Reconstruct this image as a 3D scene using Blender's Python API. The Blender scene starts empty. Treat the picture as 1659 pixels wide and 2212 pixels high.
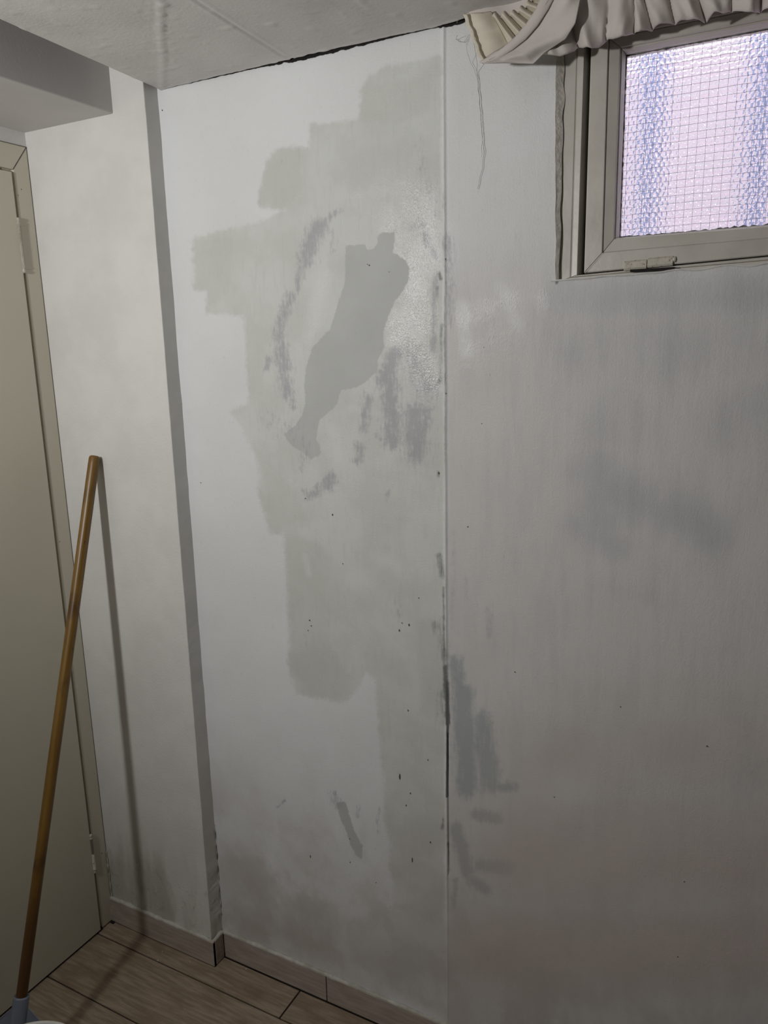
import bpy, bmesh, math, random
import numpy as np
from mathutils import Vector, Matrix, noise as mnoise

# ------------------------------------------------------------------ camera, light, exposure
CAM = np.array([1.71, -1.4367, 1.7123]); YAW, PITCH, ROLL, FPX = .4878, -.2173, -.0219, 1652.63
LAMP = (0.43, -1.62, 1.96); LAMP_POWER = 51.0; LAMP_AIM = (.88, 0, 1.95); LAMP_ANGLE = 160
SKY = (0.93, 0.89, 1.0); SKY_STRENGTH = 2.1
EXPOSURE = 0.12

def cam_axes():
    cy, sy = math.cos(YAW), math.sin(YAW); cp, sp = math.cos(PITCH), math.sin(PITCH); cr, sr = math.cos(ROLL), math.sin(ROLL)
    f = np.array([-sy*cp, cy*cp, sp]); r = np.array([cy, sy, 0.0]); u = np.cross(r, f)
    return cr*r+sr*u, -sr*r+cr*u, f
RX, UX, FX = cam_axes()
def at(x, y, ax, val):
    """the point where the sight line of a measured photo point meets a plane of the room"""
    d = FX+(x-829.5)/FPX*RX-(y-1106)/FPX*UX
    return Vector(CAM+d*(val-CAM[ax])/d[ax])
def to_px(P):
    d = P-CAM; z = d@FX
    return 829.5+FPX*(d@RX)/z, 1106-FPX*(d@UX)/z

S = bpy.context.scene; COL = S.collection
cd = bpy.data.cameras.new('camera'); co = bpy.data.objects.new('camera', cd); COL.objects.link(co)
m = Matrix.Identity(4)
for i in range(3):
    m[i][0] = RX[i]; m[i][1] = UX[i]; m[i][2] = -FX[i]; m[i][3] = CAM[i]
co.matrix_world = m
cd.sensor_fit = 'VERTICAL'; cd.sensor_height = 24.0; cd.sensor_width = 18.0; cd.lens = FPX/2212*24.0; cd.clip_start = .02
S.camera = co
S.view_settings.view_transform = 'Standard'; S.view_settings.look = 'None'
S.view_settings.gamma = 1; S.view_settings.use_curve_mapping = False; S.view_settings.exposure = EXPOSURE
w = bpy.data.worlds.new('world'); S.world = w; w.use_nodes = True
bg = w.node_tree.nodes['Background']; bg.inputs[0].default_value = (*SKY, 1); bg.inputs[1].default_value = SKY_STRENGTH
ld = bpy.data.lights.new('ceiling_bulb', 'SPOT'); ld.energy = LAMP_POWER; ld.color = (1.0, .985, .975); ld.shadow_soft_size = .05
ld.spot_size = math.radians(LAMP_ANGLE); ld.spot_blend = 1.0
lo = bpy.data.objects.new('ceiling_bulb', ld); lo.location = LAMP; COL.objects.link(lo)
lo.rotation_euler = (Vector(LAMP_AIM)-Vector(LAMP)).to_track_quat('-Z', 'Y').to_euler()

# ------------------------------------------------------------------ helpers
random.seed(4)
def srgb(r, g, b):
    f = lambda c: (c/255/12.92 if c/255 <= .04045 else ((c/255+.055)/1.055)**2.4)
    return (f(r), f(g), f(b), 1)
class NT:
    def __init__(s, name, rough=.6, bump=None):
        s.m = bpy.data.materials.new(name); s.m.use_nodes = True; s.t = s.m.node_tree; s.b = s.t.nodes['Principled BSDF']
        s.b.inputs['Roughness'].default_value = rough
    def n(s, typ, **kw):
        nd = s.t.nodes.new(typ)
        for k, v in kw.items():
            if k.startswith('i_'):
                k = k[2:]; nd.inputs[int(k) if k.isdigit() else k].default_value = v
            else: setattr(nd, k, v)
        return nd
    def l(s, a, b): s.t.links.new(a, b)
    def coord(s, scale=(1, 1, 1), kind='Object'):
        tc = s.n('ShaderNodeTexCoord'); mp = s.n('ShaderNodeMapping'); mp.inputs['Scale'].default_value = scale
        s.l(tc.outputs[kind], mp.inputs[0]); return mp.outputs[0]
    def noise(s, scale, detail=4, vec=None, rough=.55):
        nd = s.n('ShaderNodeTexNoise'); nd.inputs['Scale'].default_value = scale; nd.inputs['Detail'].default_value = detail
        nd.inputs['Roughness'].default_value = rough
        if vec is not None: s.l(vec, nd.inputs['Vector'])
        return nd.outputs['Fac']
    def math(s, op, a, b=None, clamp=False):
        nd = s.n('ShaderNodeMath', operation=op, use_clamp=clamp)
        for i, q in enumerate((a, b)):
            if q is None: continue
            if isinstance(q, (int, float)): nd.inputs[i].default_value = q
            else: s.l(q, nd.inputs[i])
        return nd.outputs[0]
    def rng(s, v, a, b, c=0, d=1, smooth=True):
        nd = s.n('ShaderNodeMapRange', interpolation_type='SMOOTHSTEP' if smooth else 'LINEAR')
        nd.inputs[1].default_value = a; nd.inputs[2].default_value = b; nd.inputs[3].default_value = c; nd.inputs[4].default_value = d
        s.l(v, nd.inputs[0]); return nd.outputs[0]
    def mix(s, f, a, b, mode='MIX'):
        nd = s.n('ShaderNodeMix', data_type='RGBA', blend_type=mode)
        if isinstance(f, (int, float)): nd.inputs[0].default_value = f
        else: s.l(f, nd.inputs[0])
        for i, q in ((6, a), (7, b)):
            if isinstance(q, tuple): nd.inputs[i].default_value = q
            else: s.l(q, nd.inputs[i])
        return nd.outputs[2]
    def attr(s, name): return s.n('ShaderNodeAttribute', attribute_name=name).outputs['Fac']
    def bump(s, h, dist=.001, strength=1, prev=None):
        nd = s.n('ShaderNodeBump'); nd.inputs['Distance'].default_value = dist; nd.inputs['Strength'].default_value = strength
        s.l(h, nd.inputs['Height'])
        if prev is not None: s.l(prev, nd.inputs['Normal'])
        s.l(nd.outputs[0], s.b.inputs['Normal']); return nd.outputs[0]
    def col(s, c):
        if isinstance(c, tuple): s.b.inputs['Base Color'].default_value = c
        else: s.l(c, s.b.inputs['Base Color'])

def paint(name, c1, c2, scale=6, rough=.5, bscale=180, bdist=.0004, stretch=(1, 1, 1), dirt=None, dthr=(.62, .75)):
    t = NT(name, rough); v = t.coord(stretch)
    c = t.mix(t.rng(t.noise(scale, 5, v), .35, .65), c1, c2)
    if dirt: c = t.mix(t.rng(t.noise(scale*4, 6, v, .7), *dthr), c, dirt)
    t.col(c); t.bump(t.noise(bscale, 3, t.coord()), bdist)
    return t.m

M = {}
M['white'] = paint('white_paint', srgb(222, 223, 221), srgb(214, 214, 211), 3, .55, 220, .0005, (1, 1, .5))
M['soffit'] = paint('ceiling_paint', srgb(217, 214, 211), srgb(206, 203, 200), 5, .6, 160, .0004, dirt=srgb(190, 187, 184), dthr=(.6, .8))
M['other'] = paint('beige_wall_paint', srgb(168, 160, 150), srgb(160, 152, 142), 3, .6)
M['beam'] = paint('beam_paint', srgb(206, 203, 201), srgb(198, 195, 193), 5, .6, 160, .0002)
M['cream'] = paint('cream_gloss_paint', srgb(209, 204, 186), srgb(202, 198, 180), 2, .42, 90, .0003, (1, 1, .3))
M['frame'] = paint('window_gloss_paint', srgb(192, 188, 179), srgb(179, 174, 164), 8, .38, 60, .0005, (1, 1, 1), dirt=srgb(160, 150, 136), dthr=(.68, .86))
M['dark'] = paint('dark_gap_shade', srgb(28, 25, 22), srgb(18, 16, 14), 30, .9)  # near-black for gaps, also painted shade on the ceiling and hinge strips
M['putty'] = paint('dirty_putty', srgb(120, 122, 116), srgb(70, 70, 66), 90, .9, 300, .001)
M['plaster_edge'] = paint('raw_plaster_edge', srgb(226, 221, 214), srgb(206, 200, 192), 40, .9, 120, .002)
M['lip'] = paint('window_lip_paint', srgb(202, 201, 198), srgb(184, 183, 179), 30, .7, 100, .001)
M['caulk'] = paint('caulk', srgb(196, 195, 187), srgb(170, 168, 156), 30, .7, 100, .001, dirt=srgb(128, 124, 112), dthr=(.6, .7))
M['grout'] = paint('grout', srgb(48, 40, 34), srgb(34, 28, 24), 40, .95)
M['chip'] = paint('exposed_speck', srgb(116, 114, 108), srgb(92, 90, 84), 80, .9)
M['steel'] = paint('wire', srgb(120, 112, 124), srgb(100, 94, 104), 20, .5)
M['rust'] = paint('painted_hinge', srgb(190, 185, 172), srgb(178, 172, 158), 60, .45, 200, .0006, dirt=srgb(92, 58, 42), dthr=(.58, .66))
M['thread'] = paint('thread', srgb(150, 146, 134), srgb(120, 114, 104), 60, .9)
M['grey_plastic'] = paint('grey_plastic', srgb(128, 136, 150), srgb(116, 124, 138), 8, .45)
M['bristle'] = paint('bristle', srgb(70, 76, 96), srgb(52, 56, 72), 60, .7)
M['bucket'] = paint('white_plastic', srgb(226, 224, 218), srgb(214, 212, 205), 8, .4, 60, .0003, dirt=srgb(150, 146, 136), dthr=(.72, .8))
M['facade'] = paint('outside_wall', srgb(206, 194, 199), srgb(198, 186, 192), 3, .9)
M['post'] = paint('blue_post', srgb(186, 198, 230), srgb(176, 190, 226), 5, .6)
M['crumb'] = paint('plaster_crumb', srgb(214, 210, 202), srgb(190, 186, 178), 60, .9)

def fabric():
    t = NT('curtain_fabric', .85)
    v = t.coord(); c = t.mix(t.rng(t.noise(7, 4, v), .35, .65), srgb(206, 200, 194), srgb(194, 187, 181)); t.col(c)
    t.bump(t.noise(420, 3, v), .0003)
    t.b.inputs['Sheen Weight'].default_value = .15
    return t.m
M['fabric'] = fabric()
def fabric2():
    t = NT('heading_tape_fabric', .8)
    t.col(t.mix(t.rng(t.noise(9, 4, t.coord()), .35, .65), srgb(214, 208, 192), srgb(202, 195, 178)))
    t.bump(t.noise(500, 2, t.coord()), .0002); return t.m
M['tape'] = fabric2()

def plank_mat():
    t = NT('wood_look_tile', .5)
    info = t.n('ShaderNodeObjectInfo'); tc = t.n('ShaderNodeTexCoord'); ad = t.n('ShaderNodeVectorMath', operation='ADD')
    mul = t.n('ShaderNodeVectorMath', operation='SCALE'); mul.inputs[0].default_value = (7.3, 3.1, 5.7)
    t.l(info.outputs['Random'], mul.inputs['Scale']); t.l(tc.outputs['Object'], ad.inputs[0]); t.l(mul.outputs[0], ad.inputs[1])
    mp = t.n('ShaderNodeMapping'); mp.inputs['Scale'].default_value = (3.4, 34, 34); t.l(ad.outputs[0], mp.inputs[0])
    mp2 = t.n('ShaderNodeMapping'); mp2.inputs['Scale'].default_value = (2.5, 5, 5); t.l(ad.outputs[0], mp2.inputs[0])
    g = t.noise(3.2, 8, mp.outputs[0], .62); g2 = t.noise(2, 4, mp2.outputs[0])
    c = t.mix(t.rng(g, .36, .66), srgb(136, 120, 100), srgb(164, 148, 129))
    c = t.mix(t.rng(g2, .5, .72), c, srgb(128, 110, 92))
    fine = t.noise(9, 4, mp.outputs[0]); c = t.mix(t.rng(fine, .6, .75, 0, .35), c, srgb(112, 96, 82))
    t.col(c); t.bump(g, .0008); t.l(t.rng(g, .3, .7, .42, .62), t.b.inputs['Roughness'])
    return t.m
M['plank'] = plank_mat()
def skirt_mat():
    t = NT('skirting_tile', .5); v = t.coord((3, 30, 30)); g = t.noise(3, 6, v, .6)
    t.col(t.mix(t.rng(g, .35, .68), srgb(158, 147, 136), srgb(180, 170, 159))); t.bump(g, .0004); return t.m
M['skirt'] = skirt_mat()

def stick_mat():
    t = NT('varnished_wood', .36)
    v = t.coord((30, 30, 1.3)); g = t.noise(3, 6, v, .6); g2 = t.noise(5, 5, t.coord((2, 2, 1.6)))
    c = t.mix(t.rng(g, .35, .65), srgb(102, 75, 27), srgb(122, 92, 40))
    c = t.mix(t.rng(g2, .52, .7), c, srgb(78, 54, 24))
    sp = t.noise(60, 3, t.coord((1, 1, .5))); c = t.mix(t.rng(sp, .68, .74), c, srgb(66, 42, 24))
    # darker, redder lower end (object z runs along the stick)
    tc = t.n('ShaderNodeTexCoord'); sx = t.n('ShaderNodeSeparateXYZ'); t.l(tc.outputs['Object'], sx.inputs[0])
    z = t.math('ADD', sx.outputs[2], t.math('MULTIPLY', t.noise(9, 4, t.coord((3, 3, 1))), .35))
    c = t.mix(t.rng(z, .38, .72, .75, 0), c, srgb(66, 38, 24))
    t.col(c); t.bump(g, .0004); return t.m
M['stick'] = stick_mat()

def wall_mat():
    t = NT('damp_stained_wall', .6); v = t.coord()
    vs = t.coord((1, 1, .18)); vh = t.coord((.5, 1, 1))
    n_mid = t.noise(9, 5, v); n_fine = t.noise(70, 5, v, .65); n_str = t.noise(26, 5, vs, .6); n_big = t.noise(2.2, 4, v)
    n_streak = t.noise(110, 4, t.coord((1, 1, .12)), .6)
    def warp(a, amt, nn=n_fine, amt2=0, nn2=None):
        o = t.math('ADD', a, t.math('MULTIPLY', t.math('SUBTRACT', nn, .5), amt))
        if amt2: o = t.math('ADD', o, t.math('MULTIPLY', t.math('SUBTRACT', nn2, .5), amt2))
        return o
    c = t.mix(t.rng(n_big, .35, .65), srgb(220, 222, 222), srgb(214, 215, 214))
    # right-hand side: greyer tone, stronger lower down
    right_grey = t.attr('right_grey'); c = t.mix(t.rng(warp(right_grey, .5, n_mid), 0, 1), c, srgb(203, 202, 199))
    c = t.mix(t.math('MULTIPLY', t.rng(warp(right_grey, .4, n_str), .2, 1), t.rng(n_str, .45, .62, 0, .30)), c, srgb(186, 186, 184))
    # primer patches
    pa = t.rng(warp(t.attr('patch'), 22, n_fine, 26, n_mid), -6, 7)
    pc = t.mix(t.rng(n_mid, .38, .62), srgb(206, 208, 204), srgb(198, 200, 195))
    pc = t.mix(t.rng(n_streak, .5, .7, 0, .30), pc, srgb(188, 190, 185))
    c = t.mix(pa, c, pc)
    pb = t.rng(warp(t.attr('patch2'), 24, n_fine, 30, n_mid), -9, 9, 0, .42); c = t.mix(pb, c, srgb(190, 191, 184))
    br = t.math('MULTIPLY', t.rng(warp(t.attr('bright'), .7, n_streak), .25, .9), .75); c = t.mix(br, c, srgb(216, 217, 214))
    cl = t.rng(warp(t.attr('cloud'), .5, n_mid, .35, n_str), .1, 1.1, 0, .85); c = t.mix(cl, c, srgb(170, 172, 176))
    gr = t.rng(warp(t.attr('green'), .9, n_fine, .9, n_streak), .25, 1.0, 0, .9); c = t.mix(gr, c, srgb(163, 168, 168))
    pk = t.rng(warp(t.attr('pink'), .6, n_mid), .1, 1.1, 0, .8); c = t.mix(pk, c, srgb(192, 181, 176))
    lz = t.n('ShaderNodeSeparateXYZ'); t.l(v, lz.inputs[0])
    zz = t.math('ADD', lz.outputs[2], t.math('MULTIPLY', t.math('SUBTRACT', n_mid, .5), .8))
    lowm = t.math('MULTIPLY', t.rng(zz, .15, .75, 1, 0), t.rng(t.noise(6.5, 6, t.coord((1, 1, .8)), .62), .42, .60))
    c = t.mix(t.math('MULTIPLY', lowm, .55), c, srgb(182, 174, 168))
    we = t.rng(warp(t.attr('wet'), 10, n_fine, 12, n_mid), -1.5, 2.0); c = t.mix(we, c, t.mix(t.rng(n_mid, .3, .7), srgb(186, 188, 185), srgb(180, 182, 179)))
    n_br = t.noise(150, 5, t.coord((1, 1, .22)), .7)
    sc = t.rng(warp(t.attr('scuff'), 2.2, n_br, 1.5, n_fine), .22, 1.15, 0, .66); c = t.mix(sc, c, srgb(152, 152, 158))
    bl = t.rng(warp(t.attr('black'), 1.1, n_streak, .7, n_fine), .3, 1.1, 0, .9); c = t.mix(bl, c, srgb(92, 96, 94))
    t.col(c)
    gl = t.rng(warp(t.attr('gloss'), 1.2, n_fine, 1.0, n_str), .15, 1.3)
    gl = t.math('MULTIPLY', gl, t.math('SUBTRACT', 1, we))
    t.l(t.rng(gl, 0, 1, .62, .30, False), t.b.inputs['Roughness'])
    h = t.math('ADD', t.math('MULTIPLY', t.noise(260, 3, v), .5), t.math('MULTIPLY', n_streak, .5))
    b1 = t.bump(h, .0009)
    hg = t.math('MULTIPLY', t.noise(420, 2, t.coord((1, 1, .6)), .5), t.math('ADD', t.math('MULTIPLY', gl, 1.2), .2))
    t.l(t.rng(gl, 0, 1, .5, .85, False), t.b.inputs['Specular IOR Level'])
    t.bump(hg, .0010, 1, b1)
    return t.m
M['wall'] = wall_mat()

def pil_mat():
    t = NT('pilaster_paint', .55); v = t.coord(); n1 = t.noise(7, 5, v); nf = t.noise(40, 5, v, .65); ns = t.noise(14, 4, t.coord((1, 1, .2)))
    c = t.mix(t.rng(n1, .35, .65), srgb(216, 215, 211), srgb(208, 207, 203))
    sx = t.n('ShaderNodeSeparateXYZ'); t.l(v, sx.inputs[0])
    z = t.math('ADD', sx.outputs[2], t.math('MULTIPLY', t.math('SUBTRACT', n1, .5), .9))
    st = t.math('MULTIPLY', t.rng(z, .12, .5, 1, 0), t.rng(ns, .4, .62))
    c = t.mix(t.math('MULTIPLY', st, .75), c, srgb(168, 163, 154))
    c = t.mix(t.math('MULTIPLY', t.rng(z, .05, .3, 1, 0), t.rng(nf, .55, .68, 0, .6)), c, srgb(150, 144, 128))
    t.col(c); t.bump(t.noise(220, 3, v), .0006); return t.m
M['pilaster'] = pil_mat()

def link(name, me, mat, parent=None, label=None, cat=None, kind=None, group=None):
    o = bpy.data.objects.new(name, me); COL.objects.link(o)
    if mat is not None and me is not None: me.materials.append(M[mat] if isinstance(mat, str) else mat)
    if parent is not None: o.parent = parent
    for k, v in (('label', label), ('category', cat), ('kind', kind), ('group', group)):
        if v: o[k] = v
    return o
def mesh(name, vs, fs, smooth=False):
    me = bpy.data.meshes.new(name); me.from_pydata([tuple(v) for v in vs], [], fs); me.validate()
    bm = bmesh.new(); bm.from_mesh(me); bmesh.ops.recalc_face_normals(bm, faces=bm.faces); bm.to_mesh(me); bm.free()
    if smooth: me.shade_smooth()
    return me
class B:
    def __init__(s): s.v = []; s.f = []
    def add(s, vs, fs):
        o = len(s.v); s.v += [tuple(v) for v in vs]; s.f += [tuple(i+o for i in f) for f in fs]; return s
    def box(s, x0, x1, y0, y1, z0, z1):
        return s.add([(x, y, z) for x in (x0, x1) for y in (y0, y1) for z in (z0, z1)],
              [(0, 1, 3, 2), (4, 6, 7, 5), (0, 4, 5, 1), (2, 3, 7, 6), (0, 2, 6, 4), (1, 5, 7, 3)])
    def prism(s, pts, vec):
        n = len(pts); vec = Vector(vec); a = [Vector(p) for p in pts]
        return s.add(a+[p+vec for p in a], [tuple(range(n)), tuple(range(n, 2*n))[::-1]]+[(i, (i+1) % n, (i+1) % n+n, i+n) for i in range(n)])
    def tube(s, path, rad, n=12, caps=True):
        P = [Vector(p) for p in path]; R = [float(q) for q in rad] if isinstance(rad, (list, tuple)) else [float(rad)]*len(P); vs = []; fs = []
        up = None
        for i, p in enumerate(P):
            d = (P[min(i+1, len(P)-1)]-P[max(i-1, 0)]).normalized()
            a = d.orthogonal().normalized() if up is None else (up-up.dot(d)*d).normalized(); up = a; b = d.cross(a)
            vs += [p+R[i]*(math.cos(2*math.pi*k/n)*a+math.sin(2*math.pi*k/n)*b) for k in range(n)]
        for i in range(len(P)-1):
            for k in range(n): fs.append((i*n+k, i*n+(k+1) % n, (i+1)*n+(k+1) % n, (i+1)*n+k))
        if caps: fs += [tuple(range(n))[::-1], tuple(range((len(P)-1)*n, len(P)*n))]
        return s.add(vs, fs)
    def lathe(s, prof, c=(0, 0, 0), n=48, closed=False):
        c = Vector(c); vs = [c+Vector((r*math.cos(2*math.pi*k/n), r*math.sin(2*math.pi*k/n), z)) for r, z in prof for k in range(n)]; fs = []
        m_ = len(prof)
        for i in range(m_ if closed else m_-1):
            j = (i+1) % m_
            for k in range(n): fs.append((i*n+k, i*n+(k+1) % n, j*n+(k+1) % n, j*n+k))
        return s.add(vs, fs)
    def mesh(s, name, bevel=0, smooth=False, seg=2):
        me = mesh(name, s.v, s.f)
        if bevel:
            bm = bmesh.new(); bm.from_mesh(me)
            bmesh.ops.bevel(bm, geom=[e for e in bm.edges if e.calc_face_angle(0) > .5], offset=bevel, segments=seg, affect='EDGES', profile=.5, clamp_overlap=True)
            bm.to_mesh(me); bm.free()
        if smooth: me.shade_smooth()
        return me
    def obj(s, name, mat, parent=None, bevel=0, smooth=False, **kw): return link(name, s.mesh(name, bevel, smooth), mat, parent, **kw)
def empty(name, loc=(0, 0, 0), **kw):
    o = link(name, None, None, **kw); o.location = loc; o.empty_display_size = .05; return o
def interp(pts, n):
    P = np.array(pts, float); d = np.r_[0, np.cumsum(np.hypot(*(np.diff(P, axis=0).T)))]; d /= d[-1]
    u = np.linspace(0, 1, n); return np.c_[np.interp(u, d, P[:, 0]), np.interp(u, d, P[:, 1])]

PD = .0436            # how far the pilaster stands out
PW = .3945            # its width
H = 2.2823            # underside of the low ceiling
H2 = 2.2336           # underside of the beam over the door
BT, BH = .009, .08    # skirting tile thickness and height
ROOM_X, ROOM_Y = 3.1, -3.3

# ------------------------------------------------------------------ floor
fl = B().box(-.35, ROOM_X, ROOM_Y, .02, -.06, -.004).obj('floor', 'grout', kind='structure', label='wood look tiled floor with dark grout lines', cat='floor')
rows = [.07, -.1079, -.2862]
while rows[-1] > ROOM_Y: rows.append(rows[-1]-.178)
g = .0022
for i in range(len(rows)-1):
    y1, y0 = rows[i], max(rows[i+1], ROOM_Y)
    off = [.6634, 1.06, .86, 1.3, .5][i % 5]; x = off-2.4
    while x < ROOM_X:
        a, b_ = max(x, -.25), min(x+1.2, ROOM_X)
        if b_-a > .03:
            cx, cy = (a+b_)/2, (y0+y1)/2; hx, hy = (b_-a)/2-g, (y1-y0)/2-g
            yy1 = min(y1-g, -.0115)-cy
            B().box(-hx, hx, -hy, yy1, -.012, random.uniform(-.0003, .0003)).obj('plank', 'plank', fl, bevel=.0008).location = (cx, cy, 0)
        x += 1.2

# ------------------------------------------------------------------ main wall with its stains
def sdf(px, py, poly):
    P = np.array(poly, float); Q = np.roll(P, -1, 0); d = np.full(px.shape, 1e9); ins = np.zeros(px.shape, bool)
    for (ax, ay), (bx, by) in zip(P, Q):
        ex, ey = bx-ax, by-ay; t = np.clip(((px-ax)*ex+(py-ay)*ey)/(ex*ex+ey*ey+1e-9), 0, 1)
        d = np.minimum(d, np.hypot(px-ax-t*ex, py-ay-t*ey))
        c = ((ay > py) != (by > py)) & (px < (bx-ax)*(py-ay)/(by-ay+1e-12)+ax); ins ^= c
    return np.where(ins, d, -d)
def strokes(px, py, L):
    o = np.zeros(px.shape)
    for x0, y0, x1, y1, r, a in L:
        ex, ey = x1-x0, y1-y0; t = np.clip(((px-x0)*ex+(py-y0)*ey)/(ex*ex+ey*ey+1e-9), 0, 1)
        o = np.maximum(o, a*np.exp(-((px-x0-t*ex)**2+(py-y0-t*ey)**2)/(r*r)))
    return o
PATCH = [[(955, 118), (900, 128), (830, 145), (795, 165), (778, 200), (776, 258), (735, 262), (672, 270), (667, 318), (598, 320), (578, 345), (557, 440), (566, 451), (612, 455),
          (560, 478), (490, 494), (414, 512), (419, 626), (444, 631), (444, 678), (527, 682), (533, 780), (538, 868), (498, 890), (552, 985), (557, 1060), (585, 1150), (613, 1152),
          (622, 1290), (626, 1450), (640, 1500), (690, 1508), (742, 1522), (775, 1490), (792, 1455), (808, 1470), (818, 1560), (822, 1650), (838, 1800), (852, 1960), (962, 2000), (966, 1400), (960, 700)]]
PATCH2 = [[(600, 322), (655, 318), (652, 400), (625, 448), (562, 440), (580, 350)], [(414, 512), (500, 515), (500, 620), (444, 678), (444, 630), (418, 625)],
          [(780, 190), (930, 160), (935, 240), (860, 268), (780, 258)],
          [(562, 990), (640, 1060), (660, 1120), (600, 1148), (575, 1100)],
          [(615, 1160), (680, 1165), (720, 1210), (700, 1300), (730, 1440), (770, 1460), (740, 1510), (690, 1505), (640, 1455), (627, 1440), (622, 1290)],
          [(475, 1850), (520, 1850), (575, 1855), (597, 1950), (640, 1930), (715, 1950), (740, 2000), (720, 2080), (600, 2030), (480, 1990)],
          [(905, 1345), (965, 1330), (968, 1480), (945, 1560), (905, 1540)],
          [(745, 1990), (960, 1920), (962, 2190), (900, 2170), (760, 2080)]]
WET = [[(746, 530), (789, 525), (794, 539), (807, 536), (815, 521), (814, 507), (823, 502), (852, 502), (854, 521), (850, 545), (875, 561), (884, 579), (882, 606), (870, 629), (852, 652), (839, 683),
        (827, 720), (830, 751), (818, 778), (816, 801), (793, 824), (771, 837), (735, 842), (728, 873), (689, 910), (683, 946), (694, 980), (671, 993), (653, 977), (630, 962), (612, 940), (640, 915), (653, 896), (660, 869),
        (656, 824), (662, 787), (676, 751), (712, 711), (726, 665), (744, 611), (747, 570)],
       [(728, 1736), (745, 1732), (765, 1790), (786, 1828), (783, 1858), (770, 1852), (757, 1832), (745, 1790), (733, 1762)]]
SCUFF = [(735, 455, 695, 480, 7, .8), (690, 490, 676, 512, 19, 1.1), (672, 530, 660, 560, 17, 1.1), (650, 560, 641, 625, 7, .9), (628, 640, 612, 680, 13, .9), (608, 690, 602, 740, 12, .95), (606, 750, 615, 800, 15, 1.0), (612, 800, 622, 850, 14, .9), (628, 850, 636, 880, 8, .8),
         (580, 775, 576, 795, 7, .9), (890, 490, 910, 486, 9, .7), (915, 505, 940, 555, 7, .9), (715, 500, 720, 540, 9, .5), (853, 765, 828, 830, 17, 1.1), (842, 830, 848, 950, 19, 1.1), (895, 890, 900, 975, 22, 1.15), (920, 890, 905, 975, 14, 1.0), (795, 860, 784, 925, 11, .9),
         (778, 965, 772, 995, 11, .9), (815, 940, 860, 960, 9, .7), (890, 770, 925, 850, 26, .75), (715, 1030, 708, 1050, 14, 1.0), (690, 1055, 672, 1070, 12, .85), (656, 1060, 664, 1078, 6, .7), (840, 1060, 838, 1080, 6, .7), (940, 600, 935, 760, 7, .9),
         (650, 540, 655, 600, 6, .7), (580, 910, 640, 930, 22, .45), (925, 400, 948, 470, 14, .45), (905, 310, 912, 370, 10, .45), (660, 960, 655, 1010, 12, .5), (968, 520, 975, 700, 10, .75), (965, 515, 972, 565, 12, .8), (860, 1290, 864, 1345, 7, .4), (820, 1750, 815, 1800, 6, .5), (718, 1715, 728, 1740, 10, .7), (772, 1740, 772, 1765, 5, .6), (598, 1745, 614, 1730, 3, .8)]
BLACK = [(948, 590, 952, 603, 6, 1.1), (945, 620, 944, 640, 5, .8), (954, 700, 952, 830, 6, .7), (950, 820, 940, 835, 8, .7), (948, 1200, 955, 1245, 10, .8), (958, 1270, 962, 1500, 5, .8), (940, 1350, 960, 1420, 14, .62), (962, 1440, 968, 1560, 7, 1.2), (968, 1560, 966, 1720, 2.6, 1.4), (950, 1500, 952, 1560, 14, .55), (958, 1770, 955, 1790, 6, .8), (946, 1018, 947, 1028, 5, .9), (968, 1820, 972, 1880, 4, .6), (961, 640, 962, 1000, 2, .55), (1200, 590, 1204, 612, 5, 1.2), (1215, 600, 1300, 592, 3, .9), (1300, 596, 1420, 590, 7, .55), (640, 1330, 665, 1400, 9, .3), (1170, 660, 1172, 1180, 1.5, .0)]
GREEN = [(985, 1430, 1000, 1560, 20, .95), (1000, 1500, 1010, 1700, 30, 1.1), (1040, 1560, 1060, 1690, 32, .95), (1060, 1700, 1110, 1700, 16, .9), (1030, 1760, 1075, 1770, 18, 1.0), (985, 1790, 1010, 1880, 20, 1.05), (1040, 1870, 1095, 1875, 20, 1.0), (1020, 1900, 1050, 1920, 18, .9), (985, 1900, 982, 1960, 9, .7), (1055, 1310, 1062, 1370, 14, .5), (1005, 1250, 1008, 1290, 9, .4), (980, 1150, 975, 1400, 10, .4)]
CLOUD = [(1330, 1060, 1370, 1080, 60, .95), (1450, 1110, 1540, 1150, 55, .85), (1290, 1020, 1300, 1120, 60, .8), (1240, 640, 1659, 640, 60, .8), (1250, 760, 1600, 740, 110, .6), (1320, 870, 1300, 900, 90, .6), (1250, 1140, 1330, 1180, 40, .7), (1560, 900, 1640, 880, 90, .6), (1300, 1260, 1420, 1300, 30, .5), (1600, 1550, 1620, 2200, 60, .5), (1100, 900, 1120, 1100, 70, .25), (1030, 720, 1200, 760, 50, .3)]
PINK = [(1200, 1650, 1659, 1600, 150, .7), (1150, 1850, 1659, 1850, 180, .9), (1050, 2050, 1659, 2050, 130, 1.0), (985, 2000, 985, 2200, 60, .6), (900, 1850, 920, 2000, 70, .6), (560, 2000, 800, 2080, 70, .6), (500, 1880, 560, 1920, 50, .6)]
BRIGHT = [(930, 430, 930, 560, 26, .8), (905, 540, 900, 640, 26, 1.0), (870, 680, 900, 720, 30, .9), (845, 740, 900, 700, 20, .8), (865, 800, 895, 760, 14, .7), (1000, 660, 1010, 760, 22, .9), (1080, 620, 1120, 700, 22, .8), (700, 600, 670, 720, 32, .55), (835, 900, 760, 880, 20, .5), (720, 930, 730, 990, 28, .55), (955, 300, 962, 700, 7, .9), (810, 1200, 880, 1230, 30, .5), (800, 1300, 850, 1400, 30, .35), (660, 1200, 668, 1240, 12, .6), (700, 1480, 760, 1620, 60, .35)]
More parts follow.
